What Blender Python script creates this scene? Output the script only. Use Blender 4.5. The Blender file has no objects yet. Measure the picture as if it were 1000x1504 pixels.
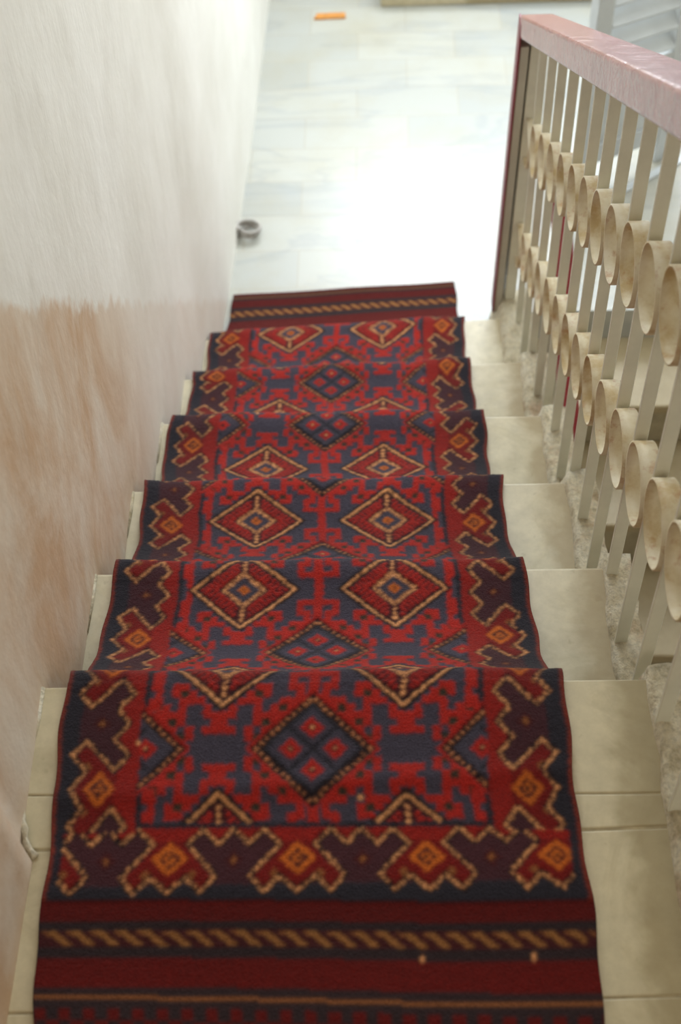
import bpy, bmesh, math, random
import numpy as np
from mathutils import Vector, Matrix, noise
random.seed(7)
rng = np.random.default_rng(11)
SC = bpy.context.scene
COL = SC.collection

# ------------------------------------------------------------------ helpers
def lin(c):
    return tuple(((v / 255) / 12.92 if v / 255 <= .04045 else ((v / 255 + .055) / 1.055) ** 2.4) for v in c)

def link(name, me, parent=None, mat=None):
    o = bpy.data.objects.new(name, me)
    COL.objects.link(o)
    if parent: o.parent = parent
    if mat and me: me.materials.append(mat)
    return o

def obj(name, bm, mat, parent=None, smooth=False):
    me = bpy.data.meshes.new(name)
    bmesh.ops.recalc_face_normals(bm, faces=bm.faces)
    bm.to_mesh(me); bm.free()
    if smooth:
        for p in me.polygons: p.use_smooth = True
    return link(name, me, parent, mat)

def empty(name, loc=(0, 0, 0), rz=0.0):
    o = bpy.data.objects.new(name, None)
    o.empty_display_size = .1
    o.location = loc; o.rotation_euler = (0, 0, rz)
    COL.objects.link(o)
    return o

def tag(o, label, cat, group=None):
    o['label'] = label; o['category'] = cat
    if group: o['group'] = group
    return o

def structure(o, label=None):
    o['kind'] = 'structure'
    if label: o['label'] = label
    return o

def add_box(bm, lo, hi):
    vs = [bm.verts.new((x, y, z)) for x in (lo[0], hi[0]) for y in (lo[1], hi[1]) for z in (lo[2], hi[2])]
    f = [(0, 1, 3, 2), (4, 6, 7, 5), (0, 4, 5, 1), (2, 3, 7, 6), (0, 2, 6, 4), (1, 5, 7, 3)]
    for q in f: bm.faces.new([vs[i] for i in q])
    return vs

def add_hex(bm, pts):
    """eight points: bottom four then top four, same winding"""
    vs = [bm.verts.new(p) for p in pts]
    for q in [(3, 2, 1, 0), (4, 5, 6, 7), (0, 1, 5, 4), (1, 2, 6, 5), (2, 3, 7, 6), (3, 0, 4, 7)]:
        bm.faces.new([vs[i] for i in q])
    return vs

def bevel_all(bm, w, seg=2):
    bmesh.ops.recalc_face_normals(bm, faces=bm.faces)
    bmesh.ops.bevel(bm, geom=list(bm.edges), offset=w, segments=seg, affect='EDGES', profile=.5)

def tube(bm, pts, r, n=10, close=False):
    pts = [Vector(p) for p in pts]
    rings = []
    m = len(pts)
    for i, p in enumerate(pts):
        if close: d = pts[(i + 1) % m] - pts[i - 1]
        else: d = pts[min(i + 1, m - 1)] - pts[max(i - 1, 0)]
        d.normalize()
        a = d.orthogonal() if abs(d.z) > .95 else d.cross(Vector((0, 0, 1)))
        a.normalize(); b = d.cross(a)
        rings.append([bm.verts.new(p + (a * math.cos(t) + b * math.sin(t)) * r) for t in [2 * math.pi * k / n for k in range(n)]])
    for i in range(m if close else m - 1):
        A, B = rings[i], rings[(i + 1) % m]
        for k in range(n):
            bm.faces.new((A[k], A[(k + 1) % n], B[(k + 1) % n], B[k]))
    if not close:
        bm.faces.new(rings[0][::-1]); bm.faces.new(rings[-1])

# ------------------------------------------------------------------ materials
class NT:
    def __init__(self, name):
        self.m = bpy.data.materials.new(name); self.m.use_nodes = True
        self.t = self.m.node_tree; self.n = self.t.nodes; self.l = self.t.links
        self.b = self.n['Principled BSDF']
    def new(self, kind, **kw):
        n = self.n.new(kind)
        for k, v in kw.items():
            if k in n.inputs: n.inputs[k].default_value = v
            else: setattr(n, k, v)
        return n
    def link(self, a, b): self.l.new(a, b)
    def coord(self):
        g = self.new('ShaderNodeNewGeometry')
        return g.outputs['Position']
    def noise(self, vec, scale, detail=4, rough=.55, dist=0.0):
        n = self.new('ShaderNodeTexNoise', Scale=scale, Detail=detail, Roughness=rough, Distortion=dist)
        self.link(vec, n.inputs['Vector']); return n.outputs['Fac']
    def ramp(self, fac, stops):
        r = self.new('ShaderNodeValToRGB')
        el = r.color_ramp.elements
        el[0].position, el[0].color = stops[0][0], (*stops[0][1], 1)
        el[1].position, el[1].color = stops[-1][0], (*stops[-1][1], 1)
        for p, c in stops[1:-1]:
            e = el.new(p); e.color = (*c, 1)
        self.link(fac, r.inputs['Fac']); return r.outputs['Color']
    def mix(self, fac, a, b, mode='MIX'):
        m = self.new('ShaderNodeMix', data_type='RGBA', blend_type=mode)
        for s, v in ((m.inputs[0], fac), (m.inputs[6], a), (m.inputs[7], b)):
            if hasattr(v, 'is_linked') or hasattr(v, 'links'): self.link(v, s)
            elif isinstance(v, tuple): s.default_value = (*v, 1) if len(v) == 3 else v
            else: s.default_value = v
        return m.outputs[2]
    def math(self, op, a, b=None, clamp=False):
        m = self.new('ShaderNodeMath', operation=op, use_clamp=clamp)
        for s, v in ((m.inputs[0], a), (m.inputs[1], b)):
            if v is None: continue
            if hasattr(v, 'links'): self.link(v, s)
            else: s.default_value = v
        return m.outputs[0]
    def base(self, c):
        if isinstance(c, tuple): self.b.inputs['Base Color'].default_value = (*c, 1)
        else: self.link(c, self.b.inputs['Base Color'])
    def bump(self, h, strength, dist):
        b = self.new('ShaderNodeBump', Strength=strength, Distance=dist)
        self.link(h, b.inputs['Height']); self.link(b.outputs['Normal'], self.b.inputs['Normal'])
    def set(self, **kw):
        for k, v in kw.items(): self.b.inputs[k.replace('_', ' ')].default_value = v

def g01(v): return (v, v, v)

def mat_simple(name, rgb, rough=.5, var=.12, scale=30, metallic=0.0, bump=0.0):
    t = NT(name); c = lin(rgb); P = t.coord()
    f = t.noise(P, scale, 5)
    t.base(t.ramp(f, [(.3, tuple(v * (1 - var) for v in c)), (.7, tuple(min(1, v * (1 + var)) for v in c))]))
    t.set(Roughness=rough, Metallic=metallic)
    if bump: t.bump(t.noise(P, scale * 4, 4), .5, bump)
    return t.m

def mat_marble(name, rgb, vein=(170, 160, 135), amt=.5, rough=.35, scale=5, dirt=None):
    t = NT(name); P = t.coord()
    n1 = t.noise(P, scale, 6, .6, 1.2)
    v = t.ramp(n1, [(.42, g01(0)), (.5, g01(1)), (.56, g01(0))])
    n2 = t.noise(P, scale * 1.7, 4, .5, .3)
    c1 = t.mix(n2, tuple(v_ * .88 for v_ in lin(rgb)), tuple(min(1, v_ * 1.06) for v_ in lin(rgb)))
    fac = t.math('MULTIPLY', v, amt)
    c2 = t.mix(fac, c1, lin(vein))
    n4 = t.noise(P, 32, 5, .7)
    c2 = t.mix(1.0, c2, t.ramp(n4, [(.3, g01(.86)), (.7, g01(1.08))]), 'MULTIPLY')
    n3 = t.noise(P, 46, 3)
    sp = t.ramp(n3, [(.66, g01(0)), (.74, g01(1))])
    c3 = t.mix(t.math('MULTIPLY', sp, .25), c2, lin((120, 105, 75)))
    if dirt:
        sx = t.new('ShaderNodeSeparateXYZ'); t.link(P, sx.inputs[0])
        q = t.math('ADD', sx.outputs[0], t.math('MULTIPLY', t.math('SUBTRACT', t.noise(P, 14, 4), .5), .10))
        mr = t.new('ShaderNodeMapRange', interpolation_type='SMOOTHSTEP'); t.link(q, mr.inputs[0])
        mr.inputs[1].default_value = .325; mr.inputs[2].default_value = .372
        c3 = t.mix(t.math('MULTIPLY', mr.outputs[0], .65), c3, lin(dirt))
    t.base(c3)
    t.set(Roughness=rough)
    t.bump(t.noise(P, 60, 4), .25, .001)
    return t.m

M = {}
M['tread'] = mat_marble('tread_marble', (206, 196, 168), (182, 170, 136), .35, .38, 6, (150, 130, 92))
M['slab'] = mat_marble('landing_slab', (200, 188, 156), (168, 154, 120), .35, .42, 5, (138, 122, 84))
M['core'] = mat_simple('step_core', (168, 158, 132), .85, .15, 25, bump=.002)
M['grout'] = mat_simple('grout', (158, 144, 112), .9, .2, 50)
M['bar'] = mat_simple('baluster_paint', (214, 212, 196), .55, .07, 18)
M['post'] = mat_simple('post_paint', (178, 172, 158), .5, .08, 14)
M['maroon'] = mat_simple('maroon_paint', (128, 44, 58), .4, .2, 20)
M['red_rail'] = mat_simple('red_rail_paint', (134, 26, 34), .4, .15, 20)
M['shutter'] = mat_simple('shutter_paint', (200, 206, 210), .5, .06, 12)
M['iron'] = mat_simple('dark_iron', (52, 48, 44), .5, .2, 40)
M['gap'] = mat_simple('dark_joint', (62, 44, 36), .8, .2, 40)
M['cable'] = mat_simple('grey_cable', (172, 168, 162), .55, .25, 60)
M['orange'] = mat_simple('orange_scrap', (206, 140, 66), .7, .15, 60)

# rings: cream paint, yellowed and rust stained
t = NT('ring_paint'); P = t.coord()
n = t.noise(P, 24, 5, .6)
c = t.ramp(n, [(.35, lin((196, 172, 126))), (.5, lin((216, 202, 170))), (.68, lin((228, 218, 194)))])
n2 = t.noise(P, 38, 4, .7)
c = t.mix(t.math('MULTIPLY', t.ramp(n2, [(.56, g01(0)), (.68, g01(1))]), .55), c, lin((182, 128, 84)))
t.base(c); t.set(Roughness=.55); t.bump(t.noise(P, 120, 3), .3, .001); M['ring'] = t.m

# handrail: dusty rose gloss paint with crinkles and pale worn flecks
t = NT('handrail_paint'); P = t.coord()
n = t.noise(P, 16, 6, .65, .8)
c = t.ramp(n, [(.3, lin((136, 74, 76))), (.5, lin((154, 92, 93))), (.7, lin((162, 108, 108)))])
w = t.noise(P, 55, 5, .7, 1.5)
c = t.mix(t.math('MULTIPLY', t.ramp(w, [(.6, g01(0)), (.7, g01(1))]), .45), c, lin((226, 204, 198)))
t.base(c); t.set(Roughness=.24, Coat_Weight=.15, Coat_Roughness=.15)
b1 = t.noise(P, 30, 4, .6, 2.0)
t.bump(b1, .5, .004); M['rail'] = t.m

# wall plaster, upper coat clean, older brown coat below a slanting line
t = NT('wall_plaster'); P = t.coord()
sx = t.new('ShaderNodeSeparateXYZ'); t.link(P, sx.inputs[0])
Y, Z = sx.outputs[1], sx.outputs[2]
mp = t.new('ShaderNodeMapping'); mp.inputs['Scale'].default_value = (1, 1.5, .9); t.link(P, mp.inputs[0])
str_n = t.noise(mp.outputs[0], 4.0, 6, .65, .6)
big = t.noise(P, 3.0, 5, .6)
edge = t.math('ADD', t.math('MULTIPLY', Y, .915), Z)
edge = t.math('SUBTRACT', .625, edge)                      # >0 below the line
edge = t.math('ADD', edge, t.math('MULTIPLY', t.math('SUBTRACT', t.noise(P, 22, 3), .5), .09))
low = t.new('ShaderNodeMapRange', interpolation_type='SMOOTHSTEP'); t.link(edge, low.inputs[0])
low.inputs[1].default_value = 0.0; low.inputs[2].default_value = .035
far = t.new('ShaderNodeMapRange', interpolation_type='SMOOTHSTEP')
t.link(t.math('ADD', Y, t.math('MULTIPLY', t.math('SUBTRACT', str_n, .5), .5)), far.inputs[0])
far.inputs[1].default_value = .55; far.inputs[2].default_value = .95
far.inputs[3].default_value = 1.0; far.inputs[4].default_value = .28
stain = t.math('MULTIPLY', low.outputs[0], far.outputs[0])
mott = t.new('ShaderNodeMapRange'); t.link(str_n, mott.inputs[0])
mott.inputs[1].default_value = .3; mott.inputs[2].default_value = .62
mott.inputs[3].default_value = .5; mott.inputs[4].default_value = 1.0
stain = t.math('MULTIPLY', stain, mott.outputs[0], True)
clean = t.ramp(big, [(.3, lin((222, 219, 210))), (.7, lin((236, 234, 228)))])
brown = t.ramp(str_n, [(.3, lin((212, 190, 164))), (.6, lin((196, 164, 132)))])
c = t.mix(stain, clean, brown)
sm = t.ramp(t.noise(mp.outputs[0], 2.2, 5, .7, 1.0), [(.52, g01(0)), (.66, g01(1))])
c = t.mix(t.math('MULTIPLY', sm, .10), c, lin((170, 160, 148)))
t.base(c); t.set(Roughness=.75)
t.bump(t.noise(mp.outputs[0], 12, 6, .6), .35, .006); M['wall'] = t.m

M['plaster'] = mat_simple('plain_plaster', (214, 208, 194), .8, .06, 5, bump=.002)

# rough mortar
t = NT('rough_mortar'); P = t.coord()
n = t.noise(P, 26, 6, .7)
c = t.ramp(n, [(.32, lin((176, 160, 126))), (.48, lin((216, 204, 176))), (.7, lin((232, 224, 204)))])
n2 = t.noise(P, 14, 4, .6)
c = t.mix(t.math('MULTIPLY', t.ramp(n2, [(.58, g01(0)), (.7, g01(1))]), .4), c, lin((182, 136, 100)))
n3 = t.noise(P, 150, 3, .7)
c = t.mix(1.0, c, t.ramp(n3, [(.34, g01(.8)), (.5, g01(1)), (.66, g01(1.12))]), 'MULTIPLY')
t.base(c); t.set(Roughness=.9); t.bump(t.noise(P, 130, 5, .75), .9, .008); M['mortar'] = t.m

# landing floor: white marble tiles, faint joints, blue grey veins
t = NT('landing_marble'); P = t.coord()
br = t.new('ShaderNodeTexBrick', Scale=1.0)
br.offset = .5
for k, v in (('Mortar Size', .0025), ('Mortar Smooth', .4), ('Brick Width', .31), ('Row Height', .152), ('Bias', 0.0)): br.inputs[k].default_value = v
br.inputs['Color1'].default_value = (*lin((188, 189, 182)), 1); br.inputs['Color2'].default_value = (*lin((174, 177, 174)), 1)
br.inputs['Mortar'].default_value = (*lin((178, 175, 165)), 1)
t.link(P, br.inputs['Vector'])
rot = t.new('ShaderNodeMapping'); rot.inputs['Rotation'].default_value = (0, 0, .5); rot.inputs['Scale'].default_value = (.8, 3.2, 1); t.link(P, rot.inputs[0])
v = t.ramp(t.noise(rot.outputs[0], 1.7, 5, .55, .8), [(.43, g01(0)), (.485, g01(1)), (.52, g01(0))])
c = t.mix(t.math('MULTIPLY', v, .2), br.outputs['Color'], lin((120, 130, 148)))
far = t.ramp(t.noise(P, 3.5, 5, .65), [(.45, g01(0)), (.7, g01(1))])
c = t.mix(t.math('MULTIPLY', far, .4), c, lin((172, 164, 138)))
t.base(c); t.set(Roughness=.3); t.bump(br.outputs['Fac'], -.2, .002); M['floor'] = t.m

# carpet: woven colours come from the knots (a colour attribute on the knot grid)
t = NT('wool_carpet')
a = t.new('ShaderNodeAttribute'); a.attribute_name = 'knots'
P = t.coord()
n = t.noise(P, 420, 2, .6)
k = t.ramp(n, [(.25, g01(.72)), (.75, g01(1.2))])
c = t.mix(1.0, a.outputs['Color'], k, 'MULTIPLY')
t.base(c); t.set(Roughness=.95, Sheen_Weight=.1, Sheen_Roughness=.5)
t.b.inputs['Specular IOR Level'].default_value = .12
t.bump(n, .6, .0025); M['carpet'] = t.m

# ------------------------------------------------------------------ staircase
h = .17
YL = [.003, .293, .586, .893, 1.177, 1.474]       # nosing y at the rug's left / right edge
YR = [.004, .291, .588, .894, 1.203, 1.517]
RX = [.380, .375, .368, .363, .355, .338]         # where each tread meets the mortar kerb
def ny(k, x):
    a, b = YL[k] - .012, YR[k] - .008
    return a + (b - a) * (x + .32) / .60
XW, XO = -.375, .428                              # inside the wall / outer string
stair = empty('staircase', (0, 1.47, -1.02)); structure(stair)
def into(o, parent):
    o.parent = parent; o.matrix_parent_inverse = parent.matrix_world.inverted() if False else Matrix.Translation(-Vector(parent.location))
    return o
def part(name, bm, mat, parent, smooth=False):
    return into(obj(name, bm, mat, None, smooth), parent)

# core: one stepped body with a sloping soffit
bm = bmesh.new()
for k in range(0, 6):
    zt = -k * h - .028
    y0 = lambda x: (-1.7 if k == 0 else ny(k - 1, x) - .03)
    y1 = lambda x: ny(k, x) - .022
    zb = [-.25 if k == 0 else -(k - 1) * h - .38, -k * h - .38]
    zb = [max(z, -1.3) for z in zb]
    add_hex(bm, [(XW, y0(XW), zb[0]), (XO, y0(XO), zb[0]), (XO, y1(XO), zb[1]), (XW, y1(XW), zb[1]),
                 (XW, y0(XW), zt), (XO, y0(XO), zt), (XO, y1(XO), zt), (XW, y1(XW), zt)])
part('step_body', bm, M['core'], stair)
# marble treads
for k in range(1, 6):
    bm = bmesh.new()
    z1, z0 = -k * h, -k * h - .028
    pts = [(XW, ny(k - 1, XW) - .021), (XO, ny(k - 1, XO) - .021), (XO, ny(k, XO)), (XW, ny(k, XW))]
    add_hex(bm, [(x, y, z0) for x, y in pts] + [(x, y, z1) for x, y in pts])
    bevel_all(bm, .005, 3)
    part('tread', bm, M['tread'], stair)
# top landing slabs
def slab(ya, yb, skew=0.0):
    bm = bmesh.new()
    pts = [(XW, ya[0]), (XO, ya[1]), (XO, yb[1]), (XW, yb[0])]
    add_hex(bm, [(x, y, -.028) for x, y in pts] + [(x, y, 0) for x, y in pts])
    bevel_all(bm, .002, 2)
    part('landing_slab', bm, M['slab'], stair)
slab((-.150, -.150), (ny(0, XW), ny(0, XO)))
slab((-.218, -.188), (-.1515, -.1515))
slab((-.395, -.372), (-.221, -.191))
slab((-1.0, -1.0), (-.397, -.374))
slab((-1.7, -1.7), (-1.003, -1.003))
# grout line of the landing
bm = bmesh.new(); add_box(bm, (XW, -1.69, -.027), (XO, -.02, -.0012)); part('grout_bed', bm, M['grout'], stair)

# rough mortar kerb carrying the balusters, one lump per step
def lump(x0, x1, y0, y1, z0, z1, seed, amp=.006, top_tilt=0.0):
    bm = bmesh.new()
    nx, nyy, nz = 9, max(4, int((y1 - y0) / .012)), 5
    add_box(bm, (0, 0, 0), (1, 1, 1))
    bmesh.ops.subdivide_edges(bm, edges=list(bm.edges), cuts=1, use_grid_fill=True)
    for _ in range(3): bmesh.ops.subdivide_edges(bm, edges=list(bm.edges), cuts=1, use_grid_fill=True)
    for v in bm.verts:
        c = v.co.copy()
        p = Vector((x0 + (x1 - x0) * c.x, y0 + (y1 - y0) * c.y, z0 + (z1 - z0) * c.z))
        # round the upper inner edge
        if c.z > .5 and c.x < .3:
            p.z -= (z1 - z0) * .55 * ((.3 - c.x) / .3) ** 2 * (c.z - .5) * 2
        d = noise.noise_vector(p * 34 + Vector((seed, 0, 0))) * amp + noise.noise_vector(p * 90 + Vector((0, seed, 0))) * amp * .5
        if c.z > .1: p += Vector((d.x * .8, d.y * .8, d.z if c.z > .5 else d.z * .3))
        v.co = p
    return bm
for k in range(0, 6):
    x0 = RX[k] + .004
    ya = -.62 if k == 0 else ny(k - 1, .4) - .03
    yb = ny(k, .4) + .012
    if k == 5: yb = 1.60
    top = -k * h + (.013 if k else .014)
    bm = lump(x0, XO + .006, ya, yb, -k * h - .16, top, k * 3.7, .007 if k in (1, 2, 3) else .005)
    part('mortar_kerb', bm, M['mortar'], stair, True)
# mortar bead where wall and top landing meet
bm = bmesh.new()
tube(bm, [(-.345, -.13, .001), (-.330, -.165, .004), (-.322, -.195, .006), (-.312, -.217, .004), (-.304, -.226, .003)], .0042, 8)
bmesh.ops.subdivide_edges(bm, edges=list(bm.edges), cuts=2, use_grid_fill=True)
for v in bm.verts: v.co += noise.noise_vector(v.co * 110) * .004
part('mortar_bead', bm, M['mortar'], stair, True)
for k in range(0, 4):
    bm = bmesh.new()
    y = ny(k, -.34)
    x = [-.333, -.338, -.345, -.351][k]
    tube(bm, [(x, y - .1, -k * h + .001), (x + .002, y - .05, -k * h + .002), (x + .001, y - .005, -k * h + .002)], .004, 8)
    for v in bm.verts: v.co += noise.noise_vector(v.co * 90) * .0035
    part('mortar_bead', bm, M['mortar'], stair, True)

# ------------------------------------------------------------------ left wall
def wx(y):
    P = [(-1.7, -.306), (-.232, -.306), (-.218, -.322), (0, -.331), (.3, -.337), (.6, -.345), (.95, -.352), (1.4, -.352),
         (1.6, -.343), (1.85, -.334), (2.1, -.325), (2.5, -.312), (3.2, -.298), (3.9, -.287)]
    for (a, xa), (b, xb) in zip(P, P[1:]):
        if y <= b: return xa + (xb - xa) * (y - a) / (b - a)
    return P[-1][1]
bm = bmesh.new()
ys = sorted(set(list(np.linspace(-1.7, 3.9, 160)) + [-.232, -.218]))
zs = np.linspace(-1.3, 1.75, 90)
grid = []
for y in ys:
    row = []
    for z in zs:
        d = noise.noise(Vector((0, y * 2.2, z * 2.2))) * .004 + noise.noise(Vector((5, y * 9, z * 9))) * .0012
        row.append(bm.verts.new((wx(y) + d, y, z)))
    grid.append(row)
for i in range(len(ys) - 1):
    for j in range(len(zs) - 1):
        bm.faces.new((grid[i][j], grid[i + 1][j], grid[i + 1][j + 1], grid[i][j + 1]))
b0 = [bm.verts.new((-.5, y, z)) for y, z in ((ys[0], zs[0]), (ys[-1], zs[0]), (ys[-1], zs[-1]), (ys[0], zs[-1]))]
bm.faces.new(b0[::-1])
bm.faces.new([grid[i][0] for i in range(len(ys))] + [b0[1], b0[0]])
bm.faces.new([grid[i][-1] for i in range(len(ys))][::-1] + [b0[3], b0[2]])
bm.faces.new([grid[0][j] for j in range(len(zs))][::-1] + [b0[0], b0[3]])
bm.faces.new([grid[-1][j] for j in range(len(zs))] + [b0[2], b0[1]])
wl = obj('wall_left', bm, M['wall'], None, False); structure(wl)
for p in wl.data.polygons: p.use_smooth = len(p.vertices) == 4 and p.area < .2

# ------------------------------------------------------------------ lower landing, lower flight, far side
bm = bmesh.new()
add_box(bm, (-.36, 1.40, -1.16), (.43, 1.716, -1.02)); add_box(bm, (-.36, 1.716, -1.16), (1.30, 3.75, -1.02))
fl = obj('floor', bm, M['floor']); structure(fl)
bm = bmesh.new()
add_box(bm, (.075, 3.19, -1.02), (1.30, 3.75, -.93)); bevel_all(bm, .006, 2)
structure(obj('trim_1', bm, M['slab']))
lower = empty('lower_staircase', (.85, 1.7, -1.12)); structure(lower)
ly = [1.725, 1.465, 1.20, .92, .64, .36, .08, -.2]
lz = [-1.02, -1.12, -1.27, -1.44, -1.61, -1.78, -1.95, -2.12]
for k in range(1, 7):
    bm = bmesh.new(); add_box(bm, (.436, ly[k], lz[k] - .03), (1.30, ly[k - 1] + .018, lz[k])); bevel_all(bm, .005, 2)
    part('tread', bm, M['tread'], lower)
bm = bmesh.new()
for k in range(1, 7): add_box(bm, (.436, ly[k] + .018, lz[k] - .42), (1.30, ly[k - 1] + .018, lz[k] - .03))
part('step_body', bm, M['core'], lower)
bm = bmesh.new(); add_box(bm, (.428, -1.7, -2.3), (1.30, .1, -2.12)); part('landing_slab', bm, M['slab'], lower)
bm = bmesh.new()
add_box(bm, (1.30, -1.7, -2.3), (1.42, 2.55, 1.75)); add_box(bm, (1.30, 3.40, -2.3), (1.42, 3.75, 1.75))
add_box(bm, (1.30, 2.55, -2.3), (1.42, 3.40, -.98)); add_box(bm, (1.30, 2.55, 1.2), (1.42, 3.40, 1.75))
structure(obj('wall_right', bm, M['plaster']))
w2 = empty('window_2', (1.36, 2.775, -.98)); structure(w2)
bm = bmesh.new()
for lo, hi in (((1.33, 2.55, -.98), (1.39, 2.60, 1.2)), ((1.33, 3.35, -.98), (1.39, 3.40, 1.2)), ((1.33, 2.60, -.98), (1.39, 3.35, -.93)), ((1.33, 2.60, 1.15), (1.39, 3.35, 1.2))): add_box(bm, lo, hi)
part('window_frame', bm, M['shutter'], w2)
# far wall with a tall window opening high above the landing
bm = bmesh.new()
add_box(bm, (-.36, 3.75, -1.16), (1.42, 3.87, .1)); add_box(bm, (-.36, 3.75, 1.6), (1.42, 3.87, 1.75))
add_box(bm, (-.36, 3.75, .1), (-.2, 3.87, 1.6)); add_box(bm, (1.2, 3.75, .1), (1.42, 3.87, 1.6))
structure(obj('wall_far', bm, M['plaster']))
win = empty('window_1', (.5, 3.8, .1)); structure(win)
bm = bmesh.new()
for lo, hi in (((-.2, 3.78, .1), (-.15, 3.84, 1.6)), ((1.15, 3.78, .1), (1.2, 3.84, 1.6)), ((-.15, 3.78, .1), (1.15, 3.84, .15)),
               ((-.15, 3.78, 1.55), (1.15, 3.84, 1.6)), ((.47, 3.78, .15), (.53, 3.84, 1.55))): add_box(bm, lo, hi)
part('window_frame', bm, M['shutter'], win)

# ------------------------------------------------------------------ balustrade
SL = .567
rail = empty('stair_railing', (.40, 1.56, -.87))
tag(rail, 'cream iron stair railing with ring ornaments and a dusty rose handrail, along the carpeted stairs', 'railing')
BY = [1.487, 1.350, 1.220, 1.087, .957, .836, .719, .607, .493, .377, .264, .152, .043, -.066, -.175, -.285, -.395]
def foot(y):
    k = sum(1 for q in range(6) if y > ny(q, .4))
    return -k * h + .008
XB, BW, BT = .402, .0085, .003
for y in BY:
    bm = bmesh.new()
    add_box(bm, (XB - BW, y - BT, foot(y)), (XB + BW, y + BT, (.745 - .546 * y))); bevel_all(bm, .001, 1)
    part('baluster', bm, M['bar'], rail)
RW = .0125
def ring_mesh(R, T):
    bm = bmesh.new(); n = 40; rows = []
    for i in range(n):
        a = 2 * math.pi * i / n; cy, sz = math.cos(a), math.sin(a)
        rows.append([bm.verts.new((x, cy * r, sz * r)) for x, r in ((-RW, R), (RW, R), (RW, R - T), (-RW, R - T))])
    for i in range(n):
        A, B = rows[i], rows[(i + 1) % n]
        for q in range(4): bm.faces.new((A[q], A[(q + 1) % 4], B[(q + 1) % 4], B[q]))
    bmesh.ops.recalc_face_normals(bm, faces=bm.faces)
    sharp = [e for e in bm.edges if e.calc_face_angle(0) > 1]
    bmesh.ops.bevel(bm, geom=sharp, offset=.0009, segments=2, affect='EDGES')
    me = bpy.data.meshes.new('ring'); bm.to_mesh(me); bm.free()
    for p in me.polygons: p.use_smooth = True
    me.materials.append(M['ring']); return me
ring_me = ring_mesh(.0535, .0036)
ends = [1.60] + BY
for off in (.507, .226):
    for a, b in zip(ends, ends[1:]):
        o = bpy.data.objects.new('ring', ring_me); COL.objects.link(o)
        cy = (a + b) / 2
        if a == 1.60: cy = b + .062
        o.location = (XB - .001, cy, off - SL * cy); s = min(1.0, (a - b) / 2 / .0535 * .985) if a != 1.60 else 1
        o.scale = (1, max(s, .97), 1.0)
        into(o, rail)
# handrail, slab with rounded edges running down the slope
bm = bmesh.new()
ya, yb = 1.598, -.55
pts = []
for y in (ya, yb):
    zt = .774 - .546 * y
    pts.append([(.361, y, zt - .052), (.431, y, zt - .052), (.431, y, zt), (.361, y, zt)])
add_hex(bm, pts[0] + pts[1])
bevel_all(bm, .006, 3)
hr = part('handrail', bm, M['rail'], rail)
# newel post: thin steel section, maroon front edge
def post(x0, x1, y0, y1, zt, zb, dxb, name, m):
    bm = bmesh.new()
    add_hex(bm, [(x0 + dxb, y0, zb), (x1 + dxb, y0, zb), (x1 + dxb, y1, zb), (x0 + dxb, y1, zb),
                 (x0, y0, zt), (x1, y0, zt), (x1, y1, zt), (x0, y1, zt)])
    bevel_all(bm, .001, 1)
    return part(name, bm, m, rail)
zt = .774 - .546 * 1.598
post(.3645, .382, 1.560, 1.595, zt - .05, -.872, -.016, 'newel_post', M['post'])
post(.3600, .3645, 1.558, 1.599, zt + .002, -.872, -.016, 'newel_edge', M['maroon'])
post(.382, .386, 1.575, 1.590, zt - .05, -.872, -.016, 'newel_joint', M['gap'])
post(.386, .412, 1.565, 1.588, zt - .05, -.872, -.014, 'newel_bar', M['bar'])

# lower balustrade with its red handrail, seen between the bars
lr = empty('lower_stair_railing', (.45, 1.42, -1.12))
tag(lr, 'red painted handrail of the lower flight, glimpsed between the cream bars', 'railing')
bm = bmesh.new()
pts = []
for y in (1.40, .2):
    z = -.375 - SL * (1.40 - y)
    pts.append([(.434, y, z - .05), (.474, y, z - .05), (.474, y, z), (.434, y, z)])
add_hex(bm, pts[0] + pts[1]); bevel_all(bm, .005, 2); part('handrail', bm, M['red_rail'], lr)
bm = bmesh.new(); add_box(bm, (.443, 1.36, -1.27), (.466, 1.395, -.41)); part('newel_post', bm, M['post'], lr)
for y in (1.25, 1.13, 1.01, .89):
    k = [i for i in range(1, 7) if ly[i] <= y][0]
    bm = bmesh.new(); add_box(bm, (.444, y - .003, lz[k]), (.465, y + .003, -.40 - SL * (1.40 - y))); part('baluster', bm, M['bar'], lr)

# ------------------------------------------------------------------ louvred shutter leaf on the landing
A0 = Vector((.680, 2.239, 0)); ang = math.radians(26)
sh = empty('louvred_shutter', (A0.x, A0.y, -1.02), ang)
tag(sh, 'white louvred wooden shutter leaf standing open behind the handrail at the top right', 'shutter')
def spart(name, boxes, mat, bev=.002):
    bm = bmesh.new()
    for lo, hi in boxes: add_box(bm, lo, hi)
    if bev: bevel_all(bm, bev, 2)
    return obj(name, bm, mat, sh)
T0, T1, TH = -.060, .262, .034
spart('stile', [((T0, 0, .07), (T0 + .050, TH, 1.95))], M['shutter'])
spart('stile', [((T1 - .06, 0, .0), (T1, TH, 1.95))], M['shutter'])
spart('bottom_rail', [((T0 + .050, .002, .07), (T1 - .06, TH - .002, .13))], M['shutter'])
spart('lower_panel', [((T0 + .050,   .010, .13), (T1 - .06, TH - .012, .32))], M['shutter'], .001)
spart('lock_rail', [((T0 + .050, .002, .32), (T1 - .06, TH - .002, .36))], M['shutter'])
spart('top_rail', [((T0 + .050, .002, 1.87), (T1 - .06, TH - .002, 1.95))], M['shutter'])
lo_me = None
z = .375
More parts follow.
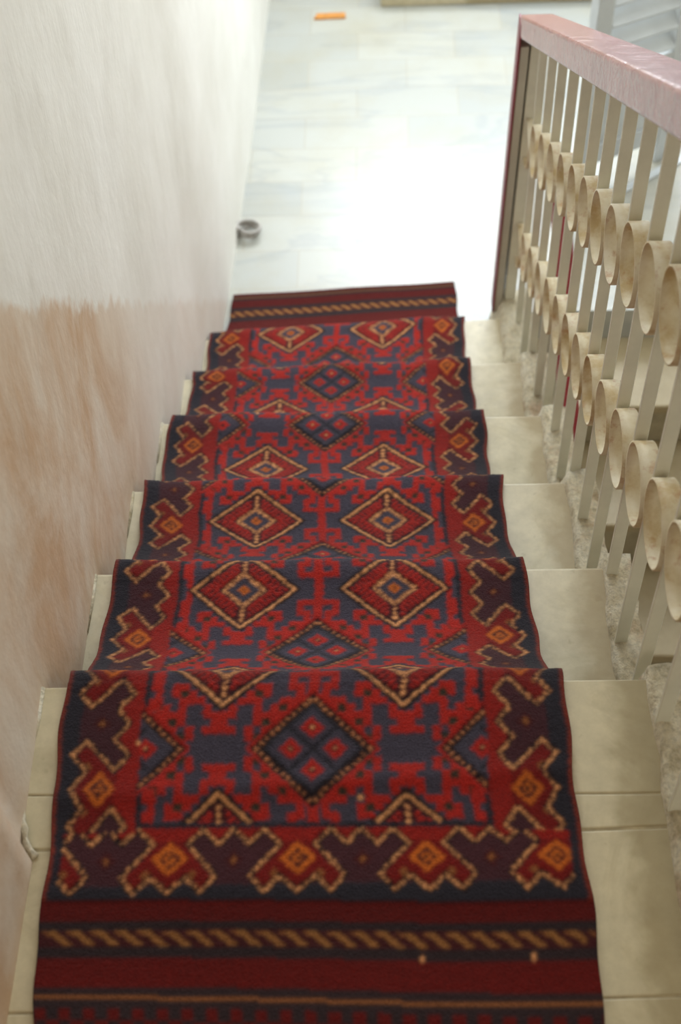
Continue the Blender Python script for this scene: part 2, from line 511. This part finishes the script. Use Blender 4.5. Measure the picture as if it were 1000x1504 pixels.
while z < 1.86:
    if lo_me is None:
        bm = bmesh.new()
        add_hex(bm, [(T0 + .050, 0.000, -.006), (T1 - .06, 0.000, -.006), (T1 - .06, .034, .030), (T0 + .050, .034, .030),
                     (T0 + .050, -.002, .000), (T1 - .06, -.002, .000), (T1 - .06, .034, .037), (T0 + .050, .034, .037)])
        o = obj('louvre', bm, M['shutter'], sh); lo_me = o.data
    else:
        o = bpy.data.objects.new('louvre', lo_me); COL.objects.link(o); o.parent = sh
    o.location = (0, 0, z); z += .060
bm = bmesh.new(); tube(bm, [(T1 - .03, -.012, .145), (T1 - .03, .004, .145)], .012, 14); tube(bm, [(T1 - .03, -.006, .10), (T1 - .03, -.006, .19)], .005, 8)
b = obj('bolt', bm, M['iron'], sh); b['label'] = 'dark iron bolt'
# pale strip standing in for the streak of light under the leaf
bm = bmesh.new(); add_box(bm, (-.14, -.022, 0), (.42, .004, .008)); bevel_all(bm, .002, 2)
light_strip = obj('light_streak', bm, M['shutter']); light_strip.location = (.708, 2.177, -1.02); light_strip.rotation_euler = (0, 0, math.radians(36.3)); structure(light_strip)

# ------------------------------------------------------------------ small things on the landing floor
bm = bmesh.new()
pts = []
for i in range(64):
    a = 2 * math.pi * i / 24
    r = .015 + .0022 * math.sin(a * 1.7) + .002 * (i / 24)
    pts.append((math.cos(a) * r * 1.15, math.sin(a) * r, .005 + .0075 * (i / 24) + .001 * math.sin(a * 2)))
tube(bm, pts, .0042, 8)
o = obj('cable_coil', bm, M['cable'], None, True); o.location = (-.296, 2.048, -1.0197); o.scale = (1.35, 1.35, 1.35)
tag(o, 'small grey coil of cable lying on the landing floor against the left wall', 'cable')
bm = bmesh.new()
add_hex(bm, [(-.052, -.016, 0), (.05, -.013, 0), (.05, .016, 0), (-.045, .014, 0), (-.052, -.016, .006), (.05, -.013, .006), (.05, .016, .006), (-.045, .014, .006)])
bmesh.ops.subdivide_edges(bm, edges=list(bm.edges), cuts=3, use_grid_fill=True)
for v in bm.verts: v.co += Vector((noise.noise(v.co * 60), noise.noise(v.co * 60 + Vector((9, 0, 0))), 0)) * .003
o = obj('wood_scrap', bm, M['orange']); o.location = (-.092, 3.14, -1.0195)
tag(o, 'flat orange strip of wood lying on the far end of the landing floor', 'scrap')

# ------------------------------------------------------------------ carpet runner
def catmull(P, n):
    P = np.array(P); o = []
    for i in range(len(P) - 1):
        a = P[max(i - 1, 0)]; b = P[i]; c = P[i + 1]; d = P[min(i + 2, len(P) - 1)]
        for j in range(n):
            q = j / n
            o.append(.5 * ((2 * b) + (c - a) * q + (2 * a - 5 * b + 4 * c - d) * q * q + (-a + 3 * b - 3 * c + d) * q ** 3))
    o.append(P[-1]); return np.array(o)
CXL = [-.299, -.309, -.322, -.334, -.336, -.341]; CXR = [.293, .284, .279, .272, .268, .272]
DRAPE = [(-.030, .0), (-.010, -.001), (.006, -.006), (.017, -.022), (.031, -.047), (.048, -.075), (.069, -.102), (.094, -.125), (.124, -.144), (.160, -.158), (.200, -.166), (.245, -.170)]
def profile(side):
    Ys = YL if side == 0 else YR; X = CXL if side == 0 else CXR
    o = [(x, y, 0) for x, y in ([(-.274, -.56), (-.274, -.42), (-.286, -.30), (-.293, -.15)] if side == 0 else [(.301, -.56), (.300, -.42), (.299, -.29), (.296, -.15)])]
    yend = 1.792 if side == 0 else 1.829
    for k in range(6):
        x0 = X[k]; x1 = X[k + 1] if k < 5 else (-.327 if side == 0 else .268)
        for a, b in DRAPE:
            f = max(0, min(1, a / .2)); o.append((x0 + (x1 - x0) * f, Ys[k] + a, -k * h + b))
        if k == 5: o.append((x1, yend, -6 * h))
    return catmull([(x, y, z + .010) for x, y, z in o], 24)
Lc, Rc = profile(0), profile(1)
Sm = np.r_[0, np.cumsum(np.linalg.norm(np.diff((Lc + Rc) / 2, axis=0), axis=1))]
NU, NS = 300, 1400
sv = np.linspace(0, Sm[-1], NS)
Lp = np.stack([np.interp(sv, Sm, Lc[:, i]) for i in range(3)], 1)
Rp = np.stack([np.interp(sv, Sm, Rc[:, i]) for i in range(3)], 1)
# ragged selvedge
wob = lambda ph: .0022 * np.sin(sv * 23 + ph) + .0014 * np.sin(sv * 61 + ph * 2)
Lp[:, 0] += wob(0); Rp[:, 0] += wob(2)
uu = np.linspace(0, 1, NU)
POS = Lp[:, None] * (1 - uu)[None, :, None] + Rp[:, None] * uu[None, :, None]
U, S = np.meshgrid((uu - .5) * .6, sv)
# soft waves in the cloth
POS[..., 2] += .0035 * np.exp(-((S - .418 - .06 * U) / .014) ** 2) * (.5 + .5 * np.cos(U * 5)) + .0012 * np.sin(U * 19 + S * 7) * np.exp(-((S % .37 - .2) / .1) ** 2)

for k in range(6):
    y0_ = (YL[k] + YR[k]) / 2
    POS[..., 2] += np.exp(-((POS[..., 1] - y0_ - .02) / .05) ** 2) * (.0022 * np.sin(U * (17 + 3 * k) + k * 1.7) + .0012 * np.sin(U * 41 + k))
    POS[..., 2] += np.exp(-((POS[..., 1] - y0_ - .11) / .05) ** 2) * (.0015 + .002 * np.sin(U * (9 + 2 * k) + k * 2.3))
# ---- the pattern, knot by knot
C = {k: np.array(lin(v)) for k, v in dict(red=(150, 30, 21), deep=(100, 18, 14), strip=(124, 24, 17), maroon=(60, 20, 22), blue=(58, 53, 64), navy=(36, 33, 40),
     green=(44, 41, 31), cream=(206, 142, 92), dot=(168, 106, 68), orange=(170, 86, 27), plum=(58, 29, 34), ochre=(120, 72, 38), kred=(84, 15, 11), kdark=(42, 31, 33),
     selv=(108, 42, 30), rope=(138, 92, 48), black=(32, 20, 20)).items()}
jit = lambda a: rng.normal(0, a, U.shape)
u = U + jit(.0007); s = S + jit(.0007)
ph = np.interp(s, [0, .335, .58, .669, .937, 1.08, 1.302, 1.478, 1.679, 1.878, 2.046, 2.262, 2.422, 2.655, 2.85],
     [-1.32, 0, .965, 2 + (.669 - .875) / .255, 2 + (.937 - .875) / .255, 3 + (1.08 - 1.198) / .25, 3 + (1.302 - 1.198) / .25, 4 + (1.478 - 1.513) / .25, 4 + (1.679 - 1.513) / .25,
      5 + (1.878 - 1.862) / .242, 5 + (2.046 - 1.862) / .242, 7 + (2.262 - 2.392) / .25, 7 + (2.422 - 2.392) / .25, 7.75, 8.3])
img = np.tile(C['blue'], (NS, NU, 1))
hgt = np.zeros(U.shape)
def put(mask, col, hh=None):
    img[mask] = C[col]
    if hh is not None: hgt[mask] = hh
# ground lattice: mirrored knot chart
chart = ["bbbbbbbbbbb", "bbbbbbbbbbb", "RRRbbbbbbbb", "bbRbbbbbbbb", "bRRbbRRbbbb", "bRbbbRgRbbb", "bRRRbbRRRbb", "bbRgRbRbbRb",
         "bbbRRRRbbRR", "bbbbRgRbbbR", "bbbbRRbRbRR", "bbbbbRgRbbb", "bbbbbRRbbbb"]
cidx = np.array([['bRgx'.index(ch) for ch in row] for row in chart])
cell = np.abs(((u / .11) % 2 + 1) % 2 - 1)            # 1 at the centre line, 0 at the red columns
cu = np.clip(((1 - cell) * 11 ).astype(int), 0, 10)
cu = np.clip((np.abs(((u / .11 + 1) % 2) - 1) * 11).astype(int), 0, 10)
rv = np.abs(((ph + .5) % 1) - .5) * .25
cvv = np.clip((rv / .125 * 13).astype(int), 0, 12)
ci = cidx[cvv, cu]
put(ci == 1, 'red', .0006); put(ci == 2, 'green')
put((np.abs(np.abs(u) - .2) < .0035), 'navy')
put((np.abs(u) < .0065) & (np.abs(ph - np.round(ph)) < .3), 'red', .0006)
put((np.abs(np.abs(u) - .186) < .004) & (np.abs(ph - np.round(ph)) < .3), 'red')
row = np.round(ph)
# red medallions
for col in (-1, 1):
    for j in (0,):
        du = u - col * .108; dv = (ph - row) * .25
        r = np.abs(du) / .076 + np.abs(dv) / .071
        put(r < 1.09, 'black', -.0012)
        put(r < 1.0, 'cream', .0004)
        put(r < .935, 'black', -.0008)
        put(r < .84, 'red', .0006)
        # comb teeth along the inside edge
        e = (np.abs(du) - np.abs(dv)) / .0105
        put((r > .60) & (r < .86) & ((e % 1) < .42), 'maroon', -.0004)
        put((r > .44) & (r < .60) & ((e % 1) < .3), 'deep')
        put((np.abs(du) < .0085) & (r < .86), 'maroon', -.0005)
        put((np.abs(du) < .0028) & (r < .84) & ((np.abs(dv) / .0085) % 1 < .6), 'cream')
        r2 = np.abs(du) / .030 + np.abs(dv) / .029
        put(r2 < 1.25, 'maroon', -.0005)
        put((r2 < 1.12) & (r2 > .80) & (((np.abs(du) - np.abs(dv)) / .008) % 1 < .58), 'cream')
        put(r2 < .78, 'blue'); put(r2 < .34, 'orange'); put(r2 < .1, 'maroon')
# dark dotted diamonds in the middle and halved at the sides
rowc = np.floor(ph) + .5
for cx in (-.222, 0, .222):
    du = u - cx; dv = (ph - rowc) * .25
    r = np.abs(du) / .074 + np.abs(dv) / .0735
    put((r < 1.07), 'red', .0004)
    put((r < 1.0), 'black', -.0010)
    put((r < .945) & (r > .865) & (((np.abs(du) - np.abs(dv)) / .0125) % 1 < .45), 'dot', .0006)
    put(r < .80, 'navy' if cx == 0 else 'blue', .0)
    put(r < .72, 'blue')
    put((r < .74) & ((np.abs(du - dv) < .0035) | (np.abs(du + dv) < .0035)), 'navy', -.0008)
    for ox, oy in ((.026, 0), (-.026, 0), (0, .027), (0, -.027)):
        q = np.abs(du - ox) / .014 + np.abs(dv - oy) / .014
        put(q < 1, 'red', .0004); put(q < .36, 'maroon'); put(q < .16, 'cream')

# borders -----------------------------------------------------------------
UNIT = [(-.5, 0), (-.364, .24), (-.24, 0), (-.136, .26), (-.364, .755), (-.24, 1), (-.12, .755), (0, 1), (.12, .755), (.24, 1), (.364, .755), (.136, .26), (.24, 0), (.364, .24), (.5, 0), (.5, -.6), (-.5, -.6)]
def inside(a, b, poly):
    r = np.zeros(a.shape, bool)
    for (x1, y1), (x2, y2) in zip(poly, poly[1:] + poly[:1]):
        if y1 == y2: continue
        m = ((y1 > b) != (y2 > b)) & (a < (x2 - x1) * (b - y1) / (y2 - y1) + x1)
        r ^= m
    return r
def border(mask, A, B, pl, bl):
    """A along in periods (dark unit centred at 0), B across 0..1, pl/bl metres per unit"""
    a = ((A + .5) % 1) - .5
    dark = np.zeros(a.shape, bool); best = np.full(a.shape, 9.0); tt = np.zeros(a.shape)
    dark = inside(a, B, UNIT)
    acc = 0.0
    n = len(UNIT) - 3
    for sh_ in (-1, 0, 1):
        acc = 0.0
        for (x1, y1), (x2, y2) in zip(UNIT[:n + 1], UNIT[1:n + 1]):
            X1, Y1, X2, Y2 = (x1 + sh_) * pl, y1 * bl, (x2 + sh_) * pl, y2 * bl
            L = math.hypot(X2 - X1, Y2 - Y1)
            q = np.clip(((a * pl - X1) * (X2 - X1) + (B * bl - Y1) * (Y2 - Y1)) / L ** 2, 0, 1)
            d = np.hypot(a * pl - X1 - q * (X2 - X1), B * bl - Y1 - q * (Y2 - Y1))
            m = d < best; best[m] = d[m]; tt[m] = acc + q[m] * L
            acc += L
    put(mask, 'deep', .0003)
    put(mask & (B > .8), 'strip')
    put(mask & dark, 'navy'); put(mask & dark & (B > .12), 'plum', -.0003)
    # red unit, centred at a = +-.5
    ar = (np.abs(a) - .5) * pl; br_ = (B - .52) * bl
    ro = np.abs(ar) / .021 + np.abs(br_) / .019
    put(mask & ~dark & (ro < 1), 'orange', .0004); put(mask & ~dark & (ro < .6), 'maroon'); put(mask & ~dark & (ro < .36), 'orange'); put(mask & ~dark & (ro < .16), 'black')
    ll = np.abs(np.abs(ar) - .026) + np.abs(br_ + .017)
    put(mask & ~dark & (ll < .006), 'ochre')
    # little star in the dark unit
    rd = np.abs(a * pl) + np.abs((B - .5) * bl)
    put(mask & dark & (rd < .011), 'maroon'); put(mask & dark & (rd < .0045), 'ochre')
    put(mask & (best < .0036), 'black', -.0006)
    put(mask & (best < .0016) & ((tt / .0058) % 1 < .62), 'cream', .0005)
au = np.abs(u)
side = (au > .2035) & (S > .31)
border(side, (ph - .3) / .667 + .5, (.282 - au) / .066, .160, .066)
put((au > .2035) & (au < .212), 'strip')
endb = (s < .371) & (s > .277)
corner = endb & (au > .2)
border(endb & ~(corner & (s > .36)), (u + .019) / .1445 + .5, (s - .292) / .072, .1445, .072)
put(endb & (s > .365) & (au < .2), 'navy')
# selvedge and navy outer guard
put((au > .286) & (S > .28), 'navy')
put(au > .2955, 'selv', .0005)
# kilim ends
def kilim(bands, f):
    for a, b, col in bands: put((f >= a) & (f < b), col, -.0012)
K = [(-1, .1, 'kdark'), (.1, .13, 'kred'), (.13, .168, 'kdark'), (.168, .1745, 'kdark'), (.1745, .1785, 'ochre'), (.1785, .188, 'kdark'), (.188, .219, 'kred'), (.219, .231, 'kdark'),
     (.231, .250, 'maroon'), (.250, .259, 'kdark'), (.259, .281, 'kred')]
sw = S + .010 * U + .002 * np.sin(U * 9)
kil = sw < .281
tmp = img.copy(); kilim(K, sw); img[~kil] = tmp[~kil]; hgt[~kil & (hgt == -.0012)] = 0
# hooked bits of the first narrow band
hk = kil & (sw < .166) & (sw > .140) & ((U / .026 + (sw > .153) * .5) % 1 < .5)
put(hk, 'kred')
rp = kil & (sw > .2325) & (sw < .2485)
put(rp & (((U / .0255) + (sw - .24) / .020) % 1 < .38) & (np.abs(U) < .288), 'rope')
put(kil & (sw > .2435) & (sw < .2485) & (((U / .0255) + (sw - .24) / .020) % 1 > .8), 'ochre')
E_ = S[-1, 0] - S
K2 = [(0, .008, 'kred'), (.008, .013, 'kdark'), (.013, .018, 'ochre'), (.018, .025, 'kdark'), (.025, .052, 'kred'), (.052, .063, 'kdark'), (.063, .088, 'maroon'), (.088, .106, 'kdark'), (.106, .19, 'kred')]
ke = E_ < .19
tmp = img.copy(); kilim(K2, E_); img[~ke] = tmp[~ke]
put(ke & (E_ > .066) & (E_ < .086) & (((U / .0255) - (E_ - .075) / .022) % 1 < .5), 'rope')
# lint flecks
for fu, fs in ((-.135, 1.672), (.115, .218), (.232, .219), (-.205, .47), (.055, .40)):
    put((np.abs(U - fu) < .0022) & (np.abs(S - fs) < .0035), 'cream')
# yarn variation, abrash stripes
img *= (1 + rng.normal(0, .10, U.shape))[..., None]
img *= (1 + .09 * np.interp(sv, np.linspace(0, 3, 90), rng.normal(0, 1, 90)))[:, None, None]
img = np.clip(img, .002, 1)
# light box blur so knots blend as pile does
def blur(a):
    p = np.pad(a, ((1, 1), (1, 1)) + ((0, 0),) * (a.ndim - 2), 'edge')
    return (p[1:-1, 1:-1] * 2 + p[:-2, 1:-1] + p[2:, 1:-1] + p[1:-1, :-2] + p[1:-1, 2:]) / 6
img = blur(blur(img)); hgt = blur(blur(hgt))
# normals of the grid for pile height and thickness
dU = np.gradient(POS, axis=1); dS = np.gradient(POS, axis=0)
Nn = np.cross(dU, dS); Nn /= np.linalg.norm(Nn, axis=2, keepdims=True)
TOP = POS + Nn * (hgt + rng.normal(0, .00022, U.shape))[..., None]
BOT = POS[:, [0, -1]] - Nn[:, [0, -1]] * .0085
V = np.concatenate([TOP, BOT[:, ::-1]], 1)            # NU top columns, then right-bottom, left-bottom
W_ = NU + 2
base = (np.arange(NS - 1) * W_)[:, None]
cols = np.arange(W_); nxt = (cols + 1) % W_
F = np.stack([base + cols, base + nxt, base + W_ + nxt, base + W_ + cols], 2).reshape(-1, 4)
colr = np.concatenate([img, img[:, [-1, 0]]], 1).reshape(-1, 3)
me = bpy.data.meshes.new('carpet_runner')
faces = F.tolist() + [list(range(W_))[::-1], list(range((NS - 1) * W_, NS * W_))]
me.from_pydata(V.reshape(-1, 3).tolist(), [], faces)
ca = me.color_attributes.new('knots', 'FLOAT_COLOR', 'POINT')
ca.data.foreach_set('color', np.c_[colr, np.ones(len(colr))].astype(np.float32).ravel())
sm_ = np.ones(len(me.polygons), bool); sm_[-2:] = False
me.polygons.foreach_set('use_smooth', sm_)
me.materials.append(M['carpet']); me.update()
rug = link('carpet_runner', me)
tag(rug, 'long red and navy oriental carpet runner with diamond medallions draped down the stairs', 'carpet')

# ------------------------------------------------------------------ light
W = bpy.data.worlds.new('world'); SC.world = W; W.use_nodes = True
bg = W.node_tree.nodes['Background']
bg.inputs[0].default_value = (1.0, .92, .76, 1); bg.inputs[1].default_value = .25
def area(name, loc, target, size, power, col):
    L = bpy.data.lights.new(name, 'AREA'); L.shape = 'RECTANGLE'; L.size, L.size_y = size; L.energy = power; L.color = col
    o = bpy.data.objects.new(name, L); COL.objects.link(o); o.location = loc
    o.rotation_euler = (Vector(target) - Vector(loc)).to_track_quat('-Z', 'Y').to_euler()
    return o
area('window_daylight', (1.55, 3.0, .3), (-.35, 1.5, .1), (.9, 2.0), 17, (.84, .93, 1.0))
area('far_window_daylight', (.5, 3.95, .85), (.1, .3, .35), (1.3, 1.4), 72, (.88, .95, 1.0))
area('overhead_fill', (.15, 1.7, 1.75), (.0, 1.5, -1.0), (.8, .9), 15, (.86, .94, 1.0))  # added overhead fill that brightens the treads, no roof opening modelled
area('warm_fill', (.45, -2.6, 1.9), (.0, 1.2, -.3), (1.2, 1.0), 13, (1.0, .89, .73))  # added warm fill from behind the camera for the bars and rings

# ------------------------------------------------------------------ camera
cx, cy, cz, pitch, yaw, roll, f = .0946, -.8111, 1.3564, .9035, -.0648, -.0632, 1.9158
fw = Vector((math.sin(yaw) * math.cos(pitch), math.cos(yaw) * math.cos(pitch), -math.sin(pitch)))
r0 = Vector((math.cos(yaw), -math.sin(yaw), 0)); u0 = r0.cross(fw)
r = math.cos(roll) * r0 + math.sin(roll) * u0; up = -math.sin(roll) * r0 + math.cos(roll) * u0
cam = bpy.data.cameras.new('camera'); co = bpy.data.objects.new('camera', cam); COL.objects.link(co)
co.matrix_world = Matrix(((r.x, up.x, -fw.x, cx), (r.y, up.y, -fw.y, cy), (r.z, up.z, -fw.z, cz), (0, 0, 0, 1)))
cam.sensor_fit = 'HORIZONTAL'; cam.sensor_width = 24; cam.lens = f * 24
cam.clip_start = .05
cam.dof.use_dof = True; cam.dof.focus_distance = 1.78; cam.dof.aperture_fstop = 4.2
SC.camera = co
SC.view_settings.view_transform = 'Standard'; SC.view_settings.look = 'None'
SC.view_settings.exposure = 0.42; SC.view_settings.gamma = 1.0; SC.view_settings.use_curve_mapping = False
